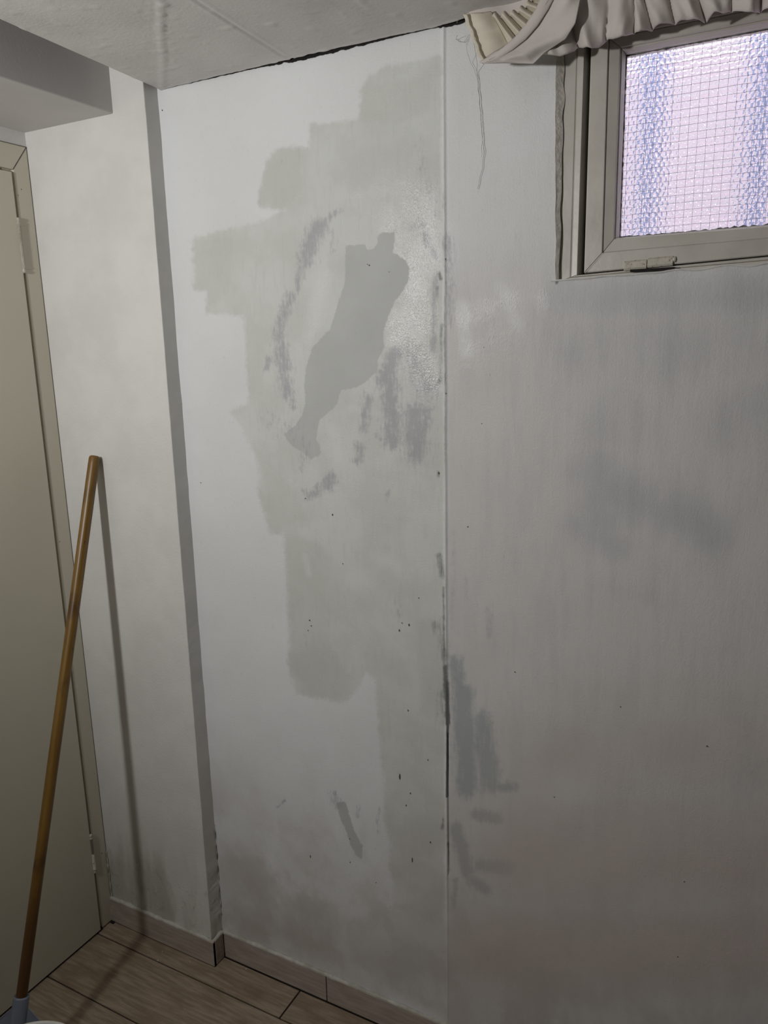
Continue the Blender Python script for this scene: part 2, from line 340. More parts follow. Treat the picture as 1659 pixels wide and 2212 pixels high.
GLOSS = [(900, 420, 930, 560, 60, 1.0), (850, 480, 900, 620, 50, .9), (860, 700, 930, 820, 45, 1.2), (880, 560, 900, 700, 50, 1.2), (1000, 690, 1110, 640, 34, .72), (1020, 760, 1100, 720, 50, .55), (700, 560, 660, 760, 40, .5), (770, 430, 830, 400, 40, .5), (800, 880, 760, 940, 30, .4), (1170, 640, 1175, 660, 20, .7)]

WX0 = at(1197, 250, 1, 0).x; WX0b = at(1203, 605, 1, 0).x; WX0 = (WX0+WX0b)/2; WX1 = 2.10
WZ0 = 1.8185; WZ1 = 2.262
SEAM = 1.0955
xs = set(np.round(np.linspace(.34, 1.84, 330), 4)); xs |= {round(SEAM+d, 4) for d in (-.008, -.006, -.0045, -.003, -.0018, -.0008, 0, .0008, .0018, .003, .0045, .006, .008)}
xs = sorted(q for q in xs if abs(q-WX0) > .003 or q == 0)+[WX0]; xs = np.array(sorted(xs))
zs = set(np.round(np.linspace(0, 2.31, 480), 4)); zs = sorted([q for q in zs if abs(q-WZ0) > .003 and abs(q-WZ1) > .003]+[WZ0, WZ1]); zs = np.array(zs)
X, Z = np.meshgrid(xs, zs); nz, nx = X.shape
Pw = np.stack([X.ravel(), np.zeros(X.size), Z.ravel()], 1); px, py = to_px(Pw)
Yd = np.zeros(X.size); xr = X.ravel(); zr = Z.ravel()
seam_x = SEAM+.0016*np.sin(zr*4.1)*0
fade = np.clip((zr-.2)/.3, .45, 1)
Yd -= .0030*fade*np.exp(-((xr-seam_x+.0022)/.0038)**2)                    # raised taped joint
Yd += .004*np.exp(-((xr-seam_x-.0016)/.0009)**2)*((zr > .50) & (zr < .86))  # open crack beside it
Yd -= .0005*np.clip((xr-SEAM)/.006, 0, 1)                               # board right of the joint sits proud
wet = np.max([sdf(px, py, q) for q in WET], 0); pat = np.max([sdf(px, py, q) for q in PATCH], 0)
Yd -= .0002*np.clip(pat/3, -1, 1)*.5
jag = np.array([mnoise.noise(Vector((a*9, b*9, 0))) for a, b in zip(xr, zr)]); Yd += jag*.0016
edge = np.abs(xr-WX0) < 1e-6
Pw[:, 1] = Yd
Pw[:, 0] += np.where(edge & (zr > WZ0-.001), .0025*np.array([mnoise.noise(Vector((0, 3, b*22))) for b in zr])+np.interp(zr, [1.81, 2.1], [.0055, -.0035]), 0)
lo_e = (np.abs(zr-WZ0) < 1e-6) & (xr >= WX0-1e-6)
Pw[:, 2] += np.where(lo_e, .004*np.array([mnoise.noise(Vector((a*26, 7, 0))) for a in xr])+(xr-1.31)*.022, 0)
idx = np.arange(nx*nz).reshape(nz, nx); fs = []
for i in range(nz-1):
    zc = (zs[i]+zs[i+1])/2
    for j in range(nx-1):
        if xs[j] >= WX0-1e-6 and WZ0 < zc < WZ1: continue
        fs.append((idx[i, j], idx[i, j+1], idx[i+1, j+1], idx[i+1, j]))
me = bpy.data.meshes.new('wall_back'); me.from_pydata(Pw.tolist(), [], fs); me.shade_smooth()
def put(n, a):
    at_ = me.attributes.new(n, 'FLOAT', 'POINT'); at_.data.foreach_set('value', np.asarray(a, np.float32))
put('patch', pat); put('patch2', np.max([sdf(px, py, q) for q in PATCH2], 0)); put('wet', wet)
for n, L in (('scuff', [(a, b, c, d, r*1.28, q) for a, b, c, d, r, q in SCUFF]), ('black', BLACK), ('green', GREEN), ('cloud', [(a, b, c, d, r*1.25, q*.8) for a, b, c, d, r, q in CLOUD]), ('pink', PINK), ('bright', BRIGHT), ('gloss', GLOSS)): put(n, strokes(px, py, L))
put('right_grey', np.clip((px-955)/20, 0, 1)*(.35+.65*np.clip((py-500)/260, 0, 1)))
wall = link('wall_back', me, 'wall', kind='structure', label='patchy white wall with damp stains and a vertical joint', cat='wall')
B().box(.0, WX0, .03, .14, 0, 2.5).box(WX1, ROOM_X, .0, .14, 0, 2.5).box(1.84, WX1, .0, .1, 0, WZ0).box(1.84, WX1, .0, .05, WZ1, 2.5).box(WX0, 1.84, .03, .14, 0, WZ0-.01).box(WX0, WX1, .055, .14, WZ1, 2.5)\
    .obj('wall_core', 'white', wall)
# plaster reveal around the window: rough returned edge
rv = B(); n = 60; vs = []; edge_line = []
for k in range(n+1):
    z = WZ0-.004+(WZ1-WZ0+.004)*k/n; q = .0025*mnoise.noise(Vector((0, 3, z*22)))+np.interp(z, [1.81, 2.1], [.0055, -.0035])
    wd = float(np.interp(z, [1.82, 1.9, 2.1], [.003, .006, .0105]))*(1+.3*mnoise.noise(Vector((9, 1, z*28))))
    vs += [(WX0+q-.001, -.0012, z), (WX0+q+wd, min(.0105, wd*.85), z), (WX0+q+wd, .014, z)]; edge_line.append((WX0+q+wd+.0002, .0106, z))
rv.add(vs, [f for k in range(n) for f in ((3*k, 3*k+1, 3*k+4, 3*k+3), (3*k+1, 3*k+2, 3*k+5, 3*k+4))]).obj('plaster_reveal', 'plaster_edge', wall)
lv = B(); vs = []; n = 90
for k in range(n+1):
    x = WX0-.004+(WX1-WX0)*k/n; q = (x-1.31)*.022 if x < 1.84 else .0117
    zz = WZ0+.004*mnoise.noise(Vector((x*26, 7, 0)))+q
    vs += [(x, -.0012, zz-.003), (x, -.0026, zz-.0006), (x, .021, zz+.0008), (x, .021, zz-.02)]
lv.add(vs, [f for k in range(n) for f in ((4*k, 4*k+1, 4*k+5, 4*k+4), (4*k+1, 4*k+2, 4*k+6, 4*k+5), (4*k+2, 4*k+3, 4*k+7, 4*k+6))]).obj('plaster_lip', 'lip', wall, smooth=True)

B().tube(edge_line, [.0004+.0009*max(0, .35+mnoise.noise(Vector((2, 5, p[2]*34)))) for p in edge_line], 6).obj('joint_crack', 'chip', wall)
# small dark specks where the paint is chipped
ch = B()
for x, y, rx, rz in [(797, 573, 1.6, 1.6), (793, 571, 1, 1), (840, 587, 1, 1), (1010, 1138, 1.6, 1.6), (883, 1350, 1.6, 3.5), (862, 1362, 1.4, 4), (868, 1346, 1, 1.6), (881, 1535, 1.6, 3), (886, 1714, 1.3, 2.6), (863, 1678, 2, 9), (924, 1642, 1.2, 3), (877, 1740, 1.2, 3), (755, 1812, 1.5, 1.8), (756, 1863, 1.2, 2.2),
                     (890, 1858, 1.3, 8), (812, 1907, 1.4, 1.4), (964, 1913, 2.6, 3.2), (929, 1820, 1, 3), (1112, 1452, 1.8, 1.4), (1197, 1722, 1.6, 1.4), (1527, 1612, 1.6, 1.6), (1340, 1527, 1.3, 1.2), (1478, 1905, 1.4, 1.4), (1464, 2067, 1.6, 1.6), (740, 1218, 1.2, 1.2), (947, 1022, 2, 3.4), (659, 1077, 1.3, 1.3), (904, 1292, .9, 1.5),
                     (670, 1850, 1, 5), (668, 1340, 2, 2), (672, 1352, 1.6, 2), (665, 1362, 1.4, 1.6), (350, 238, 1, 2), (963, 705, 1.8, 4), (962, 560, 1.2, 3), (963, 850, 1.2, 2), (1045, 750, 1, 1), (1040, 915, .9, 1), (433, 1043, 1, 1.2), (718, 1112, 2, 3.5)]:
    c = at(x, y, 1, -.0016); k = .00075; pts = [c+Vector((rx*k*math.cos(a)*random.uniform(.7, 1.2), -.0003, rz*k*math.sin(a)*random.uniform(.7, 1.2))) for a in np.linspace(0, 2*math.pi, 9)[:-1]]
    ch.prism(pts, (0, .003, 0))
ch.obj('paint_chips', 'chip', wall, kind='stuff')

# ------------------------------------------------------------------ pilaster, beam, ceilings, the rest of the shell
bl_ = at(244, 1985, 1, -PD); tl_ = at(59, 317, 1, -PD)
XT, XB = at(308.5, 171, 1, -PD).x, at(456.4, 2026, 1, -PD).x
pb = B(); n = 160; vs = []
for k in range(n+1):
    z = 2.5*k/n; x = XB+(XT-XB)*z/2.289; j = .0011*mnoise.noise(Vector((1, 2, z*9)))+.0006*mnoise.noise(Vector((4, 2, z*40)))
    r = .002; x0 = -.02; xi = .3945+.0004
    vs += [(x0, -PD, z), (x+j-r, -PD, z), (x+j-r*.3, -PD+r*.3, z), (x+j, -PD+r, z), (xi+.0015*mnoise.noise(Vector((7, 2, z*25)))*(1 if z > .35 else 2.2), .003, z)]
pb.add(vs, [(5*k+i, 5*k+i+1, 5*k+i+6, 5*k+i+5) for k in range(n) for i in range(4)])
pb.obj('trim_1', 'pilaster', smooth=False, kind='structure', label='shallow white pilaster between the door and the stained wall', cat='pilaster')
for p_ in bpy.data.objects['trim_1'].data.polygons: p_.use_smooth = False
# rough dark crack where the pilaster meets the wall, low down
ck = B(); zz_ = np.linspace(.13, .42, 110)
ck.tube([(.3968+.0016*mnoise.noise(Vector((3, 3, z*50))), -.0008, float(z)) for z in zz_], [max(.0001, .0005+.0016*mnoise.noise(Vector((5, 1, z*45)))) for z in zz_], 6)
ck.obj('joint_crack', 'chip', wall)

bm_ = B().box(-.12, .2975, ROOM_Y, .0, H2, 2.5).obj('trim_2', 'beam', bevel=.003, kind='structure', label='boxed beam running above the door with a shaded side', cat='beam')

# low ceiling: a board whose wall edge is ragged and stands off the wall
e0, e1 = at(337, 183.5, 2, H), at(0, 33, 2, H); sl = (e1.x-e0.x)/(e1.y-e0.y)
def xedge(y): return e0.x+sl*(y-e0.y)
nu, nv = 300, 170; cs = []; R0 = [at(a, b, 2, H) for a, b in ((350, 182), (352, 120), (347, 60), (346, -5), (345, -60))]; R1 = [at(a, b, 2, H) for a, b in ((650, 123), (610, 113), (520, 55), (435, 0), (380, -36))]
def dseg(p, L):
    o = 9
    for a, b in zip(L, L[1:]):
        a2, b2 = Vector(a[:2]), Vector(b[:2]); e = b2-a2; t = max(0, min(1, (p-a2).dot(e)/e.length_squared)); o = min(o, (p-a2-t*e).length)
    return o
for i in range(nu+1):
    for j in range(nv+1):
        u, v_ = i/nu, j/nv; y = -.75*v_**1.25; x = xedge(y)+(1.75-xedge(y))*u
        xx = xedge(0)+(1.75-xedge(0))*u
        gap = np.interp(xx, [.40, .43, .5, .70, .78, .95, 1.08, 1.15, 1.3, 1.8], [0, .004, .006, .008, .011, .009, .008, .018, .014, .012])+.0022*mnoise.noise(Vector((xx*45, 0, 1)))+.0014*mnoise.noise(Vector((xx*130, 0, 1)))
        y -= max(0, gap)*(1-v_)
        p2 = Vector((x, y)); h = .0016*math.exp(-(dseg(p2, R0)/.006)**2)*(1+.8*mnoise.noise(Vector((x*60, y*60, 0))))-.0013*math.exp(-(dseg(p2, R1)/.0035)**2)+.001*math.exp(-((dseg(p2, R1)-.007)/.004)**2)
        h += .0009*mnoise.noise(Vector((x*11, y*11, 2)))+.0009*max(0, mnoise.noise(Vector((x*38, y*38, 5)))-.32)*3
        near = math.exp(-(dseg(p2, R0)/.03)**2); h += near*.0016*max(0, mnoise.noise(Vector((x*75, y*75, 9)))-.25)*2
        h += (.0012*mnoise.noise(Vector((xx*60, 3, 1)))+.0008)*math.exp(-(v_*60)**2)
        zz = H-h-(.010*(max(0, xx-1.0)) if True else 0)
        cs.append((x, y, zz))
fs = [(i*(nv+1)+j, (i+1)*(nv+1)+j, (i+1)*(nv+1)+j+1, i*(nv+1)+j+1) for i in range(nu) for j in range(nv)]
me = bpy.data.meshes.new('ceiling'); me.from_pydata(cs, [], fs); me.shade_smooth()
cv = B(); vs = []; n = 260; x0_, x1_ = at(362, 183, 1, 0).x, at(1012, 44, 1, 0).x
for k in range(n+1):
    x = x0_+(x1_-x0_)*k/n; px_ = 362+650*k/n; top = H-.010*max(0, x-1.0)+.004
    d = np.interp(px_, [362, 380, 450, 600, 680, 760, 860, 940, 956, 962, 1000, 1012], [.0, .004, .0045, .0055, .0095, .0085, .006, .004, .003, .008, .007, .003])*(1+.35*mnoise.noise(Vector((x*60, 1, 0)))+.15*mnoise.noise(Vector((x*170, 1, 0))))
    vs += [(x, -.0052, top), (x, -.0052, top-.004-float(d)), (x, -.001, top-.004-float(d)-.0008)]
cv.add(vs, [f for k in range(n) for f in ((3*k, 3*k+1, 3*k+4, 3*k+3), (3*k+1, 3*k+2, 3*k+5, 3*k+4))]).obj('ceiling_gap_shade', 'dark', wall, smooth=True)  # dark strip painting in the shade of the gap under the ceiling
ceil = link('ceiling', me, 'soffit', kind='structure', label='low painted ceiling with a ragged edge and taped cracks', cat='ceiling')
sol = ceil.modifiers.new('thickness', 'SOLIDIFY'); sol.thickness = .006; sol.offset = -1 if False else 1
sol.use_rim = True
cb = B(); ya = -.742
cb.prism([(xedge(ya), ya, H+.0), (1.75, ya, H-.0075), (ROOM_X, ya, H-.0075), (ROOM_X, ROOM_Y, H), (xedge(ROOM_Y), ROOM_Y, H)], (0, 0, .14))
cb.prism([(1.745, -.014, H-.0072), (ROOM_X, -.014, H-.0072), (ROOM_X, ya, H-.0072), (1.745, ya, H-.0072)], (0, 0, .14))
cb.obj('ceiling_board', 'soffit', ceil)
kb = B(); kb.prism([(xedge(0)+.002, -.03, H+.008), (1.75, -.03, H+.008), (1.75, -.76, H+.008), (xedge(-.76)+.002, -.76, H+.008)], (0, 0, .13)); kb.obj('ceiling_backing', 'dark', ceil)
B().box(-.15, ROOM_X, ROOM_Y, .14, 2.5, 2.6).obj('ceiling_slab', 'beam', ceil)

# other walls of the room (behind and beside the camera)
B().box(ROOM_X, ROOM_X+.1, ROOM_Y, .14, 0, 2.6).obj('wall_right', 'other', kind='structure', label='plain beige wall on the right side of the room', cat='wall')
B().box(-.15, ROOM_X+.1, ROOM_Y-.1, ROOM_Y, 0, 2.6).obj('wall_front', 'other', kind='structure', label='plain beige wall behind the viewer', cat='wall')

# ------------------------------------------------------------------ skirting tiles
def skirt(name, label, pieces, caulk_lines):
    e = empty(name, kind='structure', label=label, cat='skirting')
    for (x0, x1, y0, y1) in pieces:
        b_ = B(); ax = (x1-x0) > (y1-y0); n = max(2, int(max(x1-x0, y1-y0)/.03)); b_.box(0, x1-x0, 0, y1-y0, 0, BH-.002)
        o = b_.obj('tile', 'skirt', e, bevel=.0012); o.location = (x0, y0, .002)
    for P in caulk_lines:
        b_ = B(); path = []; rr = []
        for a, b2 in zip(P, P[1:]):
            a, b2 = Vector(a), Vector(b2); n = max(2, int((b2-a).length/.006))
            for k in range(n):
                q = a.lerp(b2, k/n); path.append(q+Vector((0, 0, .0014*mnoise.noise(q*70)))); rr.append(.0058+.0026*mnoise.noise(q*45))
        path.append(Vector(P[-1])); rr.append(.004)
        b_.tube(path, rr, 8).obj('caulk', 'caulk', e, smooth=True)
    return e
w_ = PW
skirt('baseboard_left', 'wood look skirting tiles wrapping the pilaster foot', [(-.002, w_+BT-.0012, -PD-BT, -PD), (w_, w_+BT, -PD-BT+.0095, -BT-.001)],
      [[(.0, -PD-.003, BH), (w_+.003, -PD-.003, BH), (w_+.003, -.004, BH)]])
skirt('baseboard_back', 'wood look skirting tiles along the stained wall', [(w_+BT+.0015, .748-.0012, -BT, 0), (.748+.0012, 1.648, -BT, 0), (1.65, 2.55, -BT, 0)],
      [[(w_+.006, -.003, BH), (1.8, -.003, BH)]])
jn = bpy.data.objects['baseboard_back']
B().box(w_+.004, 2.6, -BT+.001, 0, -.003, .0025).box(.744, .752, -BT+.0015, 0, 0, BH-.004).obj('joint_grout', 'grout', jn)
B().box(-.0, w_+BT-.001, -PD-BT+.001, -PD, -.003, .0025).box(w_, w_+BT-.001, -PD-BT+.002, -.001, -.003, .0025).box(w_+.0035, w_+BT-.0012, -PD-BT+.0012, -PD, 0, BH-.004).obj('joint_grout', 'grout', bpy.data.objects['baseboard_left'])

# ------------------------------------------------------------------ door
WL = B(); DY1 = -.86; LH = 2.142
WL.box(-.12, -.001, -.0436, .0, 0, 2.5).box(-.12, -.001, DY1-.05, -.0436, 2.2, 2.5).box(-.12, -.001, ROOM_Y, DY1-.05, 0, 2.5)
wl = WL.obj('wall_left', 'white', kind='structure', label='white side wall holding the cream door', cat='wall')
B().box(-.16, -.09, DY1-.05, -.0436, 0, 2.2).obj('door_void', 'dark', wl)
door = empty('door_1', (0, 0, 0), kind='structure', label='cream painted flush door and frame left of the pilaster', cat='door')
JY = -.0895; J2 = DY1; CT = .0; KY = -.0955
# casing legs and head, mitred
def cas(pts, nm='casing'): B().prism([(CT, y, z) for y, z in pts], (-.05, 0, 0)).obj(nm, 'cream', door, bevel=.0015)
gp = .0007
cas([(-.0446, .004), (-.0446, 2.2-gp), (JY, LH-gp), (JY, .004)])
cas([(-.0446-gp, 2.2), (DY1-.05+gp, 2.2), (J2+gp, LH), (JY-gp, LH)])
cas([(DY1-.05, .004), (DY1-.05, 2.2-gp), (J2, LH-gp), (J2, .004)])
B().box(-.004, .0004, -.0446, -.0436, .03, 2.2).obj('joint_gap', 'chip', door)
B().box(-.004, .0006, DY1-.05, -.0446, 2.2002, 2.2010).obj('joint_gap', 'chip', door)
B().prism([(.0003, -.0446, 2.1996), (.0003, JY, LH-.0004), (.0003, JY-.0004, LH+.0004), (.0003, -.0452, 2.2)], (-.01, 0, 0)).obj('joint_gap', 'chip', door)
LX = .0045
leaf = B().box(LX-.038, LX, J2+.004, -.0982, .007, LH-.0075).obj('door_leaf', 'cream', door, bevel=.0015)
B().box(LX-.05, LX-.003, J2, JY, .001, .008).obj('floor_gap', 'dark', door)
def hinge(zc, shade_pad):
    h = empty('hinge', (0, 0, 0), parent=door); b_ = B(); x, y = .0040, KY
    prof = [(-.076, .002), (-.074, .0045), (-.069, .0052), (-.065, .0035), (-.063, .0035), (-.061, .0055), (-.058, .0055), (-.0575, .0046), (-.0008, .0046), (-.0003, .0036), (.0003, .0036), (.0008, .0046), (.0575, .0046), (.058, .0055), (.061, .0055), (.063, .0035), (.065, .0035), (.069, .0052), (.074, .0045), (.076, .002)]
    b_.tube([(x, y, zc+a*.86) for a, r in prof], [r for a, r in prof], 14)
    b_.obj('knuckle', 'rust', h, smooth=True)
    if shade_pad: B().box(CT-.001, CT+.0008, JY+.001, JY+.021, zc-.055, zc+.048).obj('hinge_pad', 'cream', h, bevel=.001)  # raised pad in the shape of the knuckle's cast shadow
    else: B().box(CT-.004, CT+.0006, JY-.003, JY+.006, zc-.05, zc+.05).obj('hinge_pad', 'cream', h, bevel=.0005)
B().box(-.03, -.011, -.11, -.085, .006, LH).obj('rebate', 'cream', door)
hinge(at(47, 531, 0, 0).z, True); hinge(at(199, 1843, 0, 0).z, False)
# specks on the casing
sp = B()
for x, y, r in [(46, 409, .0012), (39, 422, .001), (220, 1843, .0017), (129, 1170, .0012), (204, 1671, .001)]:
    c = at(x, y, 0, CT); sp.prism([c+Vector((.0004, r*math.cos(a), r*1.3*math.sin(a))) for a in np.linspace(0, 6.283, 7)[:-1]], (-.002, 0, 0))
sp.obj('paint_chips', 'chip', door, kind='stuff')
# crumbling filler at the foot of the casing
fb = B(); zz_ = np.linspace(.012, .24, 90)
fb.tube([(.004+.002*mnoise.noise(Vector((z*40, 1, 1))), -.0462, float(z)) for z in zz_], [max(.0005, .0022+.0026*mnoise.noise(Vector((z*55, 4, 1)))-.006*max(0, z-.14)) for z in zz_], 7)
fb.obj('filler', 'caulk', door, smooth=True)
B().box(.001, .014, -.060, -.050, -.003, .0035).obj('corner_gap', 'dark', door)

# ------------------------------------------------------------------ window
win = empty('window_1', (0, 0, 0), kind='structure', label='small cream window with bubbled wired glass', cat='window')
FY = .012
def uw(x, y, d=FY): p = at(x, y, 1, d); return p.x, p.z
def ring(c0, c1, prof, names, mat='frame', gap=.0004):
    """mitred frame: corners c0 (outer) -> c1 (inner), each [(x,z) bl, br, tr, tl]; prof = [(fraction outer->inner, y)]"""
    for k in range(4):
        a0, b0, a1, b1 = Vector(c0[k]), Vector(c0[(k+1) % 4]), Vector(c1[k]), Vector(c1[(k+1) % 4])
        d = (b0-a0).normalized()*gap; pa = []; pb_ = []
        for f, y in prof:
            p = a0.lerp(a1, f)+d; q = b0.lerp(b1, f)-d; pa.append((p.x, y, p.y)); pb_.append((q.x, y, q.y))
        n = len(prof); bb = B().add(pa+pb_, [(i, (i+1) % n, (i+1) % n+n, i+n) for i in range(n)]+[tuple(range(n)), tuple(range(n, 2*n))[::-1]])
        bb.obj(names[k % len(names)], mat, win, bevel=.0007)
XR = 2.08
zb, zbr = uw(1262, 592)[1], uw(1659, 554)[1]; xo, zt = uw(1281, 90)[0]-.001, 2.2395
def rz(z0, x0, z1, x1): return z0+(z1-z0)*(XR-x0)/(x1-x0)
SO = [(1.3625, zb+.001), (XR-.06, rz(zb, 1.36, zbr, 1.659)), (XR-.06, 2.235), (1.3615, 2.242)]              # sash outer
mb = uw(1304, 546); mbr = uw(1659, 516)
SM = [(mb[0]-.001, mb[1]), (XR-.09, rz(mb[1], mb[0], mbr[1], mbr[0])), (XR-.09, 2.206), (uw(1315, 84)[0]+.001, uw(1315, 84)[1])]
ib = uw(1330, 517, .026); ibr = uw(1659, 490, .026); it = uw(1344, 108, .026); itr = uw(1659, 47, .026)
SI = [(ib[0], ib[1]), (XR-.115, rz(ib[1], ib[0], ibr[1], ibr[0])), (XR-.115, rz(it[1], it[0], itr[1], itr[0])), (it[0], it[1])]
gb = uw(1338, 516, .038); gt = uw(1352, 119, .038)
SG = [(gb[0], gb[1]+.001), (XR-.12, SI[1][1]+.004), (XR-.12, SI[2][1]-.006), (gt[0], gt[1])]
OF = [(WX0+.0015, WZ0-.004), (XR+.02, WZ0+.008), (XR+.02, 2.268), (WX0+.0015, 2.268)]
OI = [(1.3520, zb-.0012), (XR-.053, SO[1][1]-.0012), (XR-.053, 2.247), (1.3520, 2.247)]
ring(OF, OI, [(0, .055), (0, FY), (.04, FY-.001), (.62, FY-.001), (.66, FY+.001), (.70, FY-.003), (.95, FY-.004), (1, FY), (1, .055)], ['frame_sill', 'frame_jamb', 'frame_head', 'frame_jamb'])
ring(SO, SM, [(0, .06), (0, FY-.004), (.05, FY-.006), (.97, FY-.006), (1, FY-.004), (1, .06)], ['sash_rail', 'sash_stile'])
ring(SM, SI, [(0, .06), (0, FY-.0015), (.06, FY-.0025), (.93, FY+.001), (1, FY+.004), (1, .06)], ['sash_moulding'])
ring(SI, SG, [(0, .06), (0, FY+.005), (.5, FY+.006), (1, FY+.018), (1, .06)], ['glazing_bead'])
# dark rebate behind and between frame and sash
ring([(1.350, zb-.012), (XR-.04, zb-.004), (XR-.04, 2.252), (1.350, 2.252)], [(1.366, zb+.006), (XR-.07, SO[1][1]+.006), (XR-.07, 2.230), (1.366, 2.232)], [(0, .058), (0, .047), (1, .047), (1, .058)], ['rebate'], 'dark')
# dark line along the sash miter, lower left corner
a, b_ = uw(1263, 592, FY-.0064), uw(1304, 546, FY-.0064)
B().prism([(a[0], FY-.0063, a[1]), (b_[0], FY-.0063, b_[1]), (b_[0]+.0006, FY-.0063, b_[1]+.0004), (a[0]+.0014, FY-.0063, a[1]+.0006)], (0, .004, 0)).obj('mitre_crack', 'chip', win)
# putty lines round the glass
def putty(a, b_, n, r):
    path = []; rr = []
    for k in range(n+1):
        p = Vector((a[0], .041, a[1])).lerp(Vector((b_[0], .041, b_[1])), k/n); q = mnoise.noise(p*90)
        path.append(p+Vector((0, 0, .001*q))); rr.append(max(.0005, r*(1+.9*mnoise.noise(p*140))))
    B().tube(path, rr, 6).obj('putty', 'putty', win, smooth=True)
putty(SG[0], SG[1], 160, .0030); putty(SG[3], SG[2], 160, .0016); putty(SG[0], SG[3], 90, .0016)

def glass_mat():
    m_ = bpy.data.materials.new('bubbled_glass'); m_.use_nodes = True; t = m_.node_tree; t.nodes.clear()
    out = t.nodes.new('ShaderNodeOutputMaterial'); gl = t.nodes.new('ShaderNodeBsdfRefraction'); gl.inputs['IOR'].default_value = 1.42; gl.inputs['Roughness'].default_value = .06
    gl.inputs['Color'].default_value = (.97, .96, .99, 1)
    gs = t.nodes.new('ShaderNodeBsdfGlossy'); gs.inputs['Roughness'].default_value = .12
    mx = t.nodes.new('ShaderNodeMixShader'); fr = t.nodes.new('ShaderNodeFresnel'); t.links.new(fr.outputs[0], mx.inputs[0])
    t.links.new(gl.outputs[0], mx.inputs[1]); t.links.new(gs.outputs[0], mx.inputs[2]); t.links.new(mx.outputs[0], out.inputs[0])
    return m_
M['glass'] = glass_mat()
# pane: real hammered relief, one dimple per voronoi cell
gx0, gx1, gz0, gz1 = SG[0][0]-.004, SG[1][0]+.004, SG[0][1]-.004, SG[3][1]+.006
cell = .0088; rnd = random.Random(3); NX = int((gx1-gx0)/cell)+3; NZ = int((gz1-gz0)/(cell*.92))+3
pts = np.array([[((gx0-cell+(i+.5*(j % 2)+rnd.uniform(-.27, .27))*cell), gz0-cell+(j+rnd.uniform(-.27, .27))*cell*.92) for i in range(NX)] for j in range(NZ)])
st = .00115; ux = np.arange(gx0, gx1, st); uz = np.arange(gz0, gz1, st); GX, GZ = np.meshgrid(ux, uz)
ci = ((GX-gx0+cell)/cell).astype(int); cj = ((GZ-gz0+cell)/(cell*.92)).astype(int); d1 = np.full(GX.shape, 9.); d2 = np.full(GX.shape, 9.)
for dj in (-2, -1, 0, 1, 2):
    for di in (-2, -1, 0, 1, 2):
        J = np.clip(cj+dj, 0, NZ-1); I = np.clip(ci+di, 0, NX-1); ok = (J == cj+dj) & (I == ci+di)
        d = np.where(ok, np.hypot(GX-pts[J, I, 0], GZ-pts[J, I, 1]), 9.)
        d2 = np.where(d < d1, d1, np.minimum(d2, d)); d1 = np.minimum(d1, d)
bh = np.clip((d2-d1)/(cell*.55), 0, 1); dome = .0011*(1-(1-bh)**2)
GV = np.stack([GX.ravel(), .046-dome.ravel(), GZ.ravel()], 1); r_, c_ = GX.shape; ii = np.arange(r_*c_).reshape(r_, c_)
F4 = np.stack([ii[:-1, :-1], ii[:-1, 1:], ii[1:, 1:], ii[1:, :-1]], -1).reshape(-1, 4)
me = bpy.data.meshes.new('pane'); me.from_pydata(GV.tolist(), [], F4.tolist()); me.shade_smooth()
link('pane', me, 'glass', win)
wr = B(); rw = random.Random(8)
def wob(p): return .0006*mnoise.noise(p*40)
k = 0; z = gz0+.006
while z < gz1:
    wr.tube([(x, .0435, z+.006*(x-gx0)*0+wob(Vector((x, z, 0)))) for x in np.linspace(gx0, gx1, 70)], .00029, 4); z += .0123
x = gx0+.010
while x < gx1:
    wr.tube([(x+wob(Vector((x, z, 3))), .0432, z) for z in np.linspace(gz0, gz1, 40)], .00029, 4); x += .0142
wr.obj('wire_mesh', 'steel', win, kind='stuff')
# bottom hinge of the sash
hg = empty('hinge', (0, 0, 0), parent=win)
a, c = uw(1348, 588, .008), uw(1454, 578, .008); zc = a[1]+.0115; L = [(a[0], 1.4715), (1.4725, c[0])]
for i, (x0, x1) in enumerate(L):
    zz = [zc, zc+.0028][i]
    b_ = B(); b_.add([(x, y, z) for x, s in ((x0, 0), (x1, .0013)) for y, z in ((.010, zz-.009+s), (.004, zz-.010+s), (.002, zz-.006+s), (.003, zz+.004+s), (.007, zz+.0075+s), (.014, zz+.0065+s))],
                 [(i_, (i_+1) % 6, (i_+1) % 6+6, i_+6) for i_ in range(6)]+[(0, 1, 2, 3, 4, 5), (6, 7, 8, 9, 10, 11)])
    b_.obj('knuckle', 'rust', hg, bevel=.0009)
B().tube([(c[0]-.001, .008, zc+.004), (c[0]+.004, .008, zc+.0045), (c[0]+.005, .008, zc+.0045)], [.0055, .0055, .003], 12).obj('hinge_pin', 'rust', hg, smooth=True)
B().box(a[0]+.012, c[0]+.003, -.0015, .008, zc-.0125, zc-.0085).obj('hinge_shade_strip', 'dark', hg)  # solid dark strip painted in as shade below the hinge

# outside, seen through the bubbled glass
B().box(-1.5, 5.5, 2.6, 2.7, -.05, 2.80).obj('building', 'facade', label='pinkish building wall outside seen blurred through the window glass', cat='wall')
for i, (xx, lab) in enumerate(((1.385, 'bluish bar outside the glass, left one'), (1.60, 'bluish bar outside the glass, in the right of the photo'))):
    B().box(xx, xx+.032, .50, .53, 1.2, 3.0).obj('window_bar', 'post', bevel=.004, label=lab, cat='bar', group='bars outside the window')

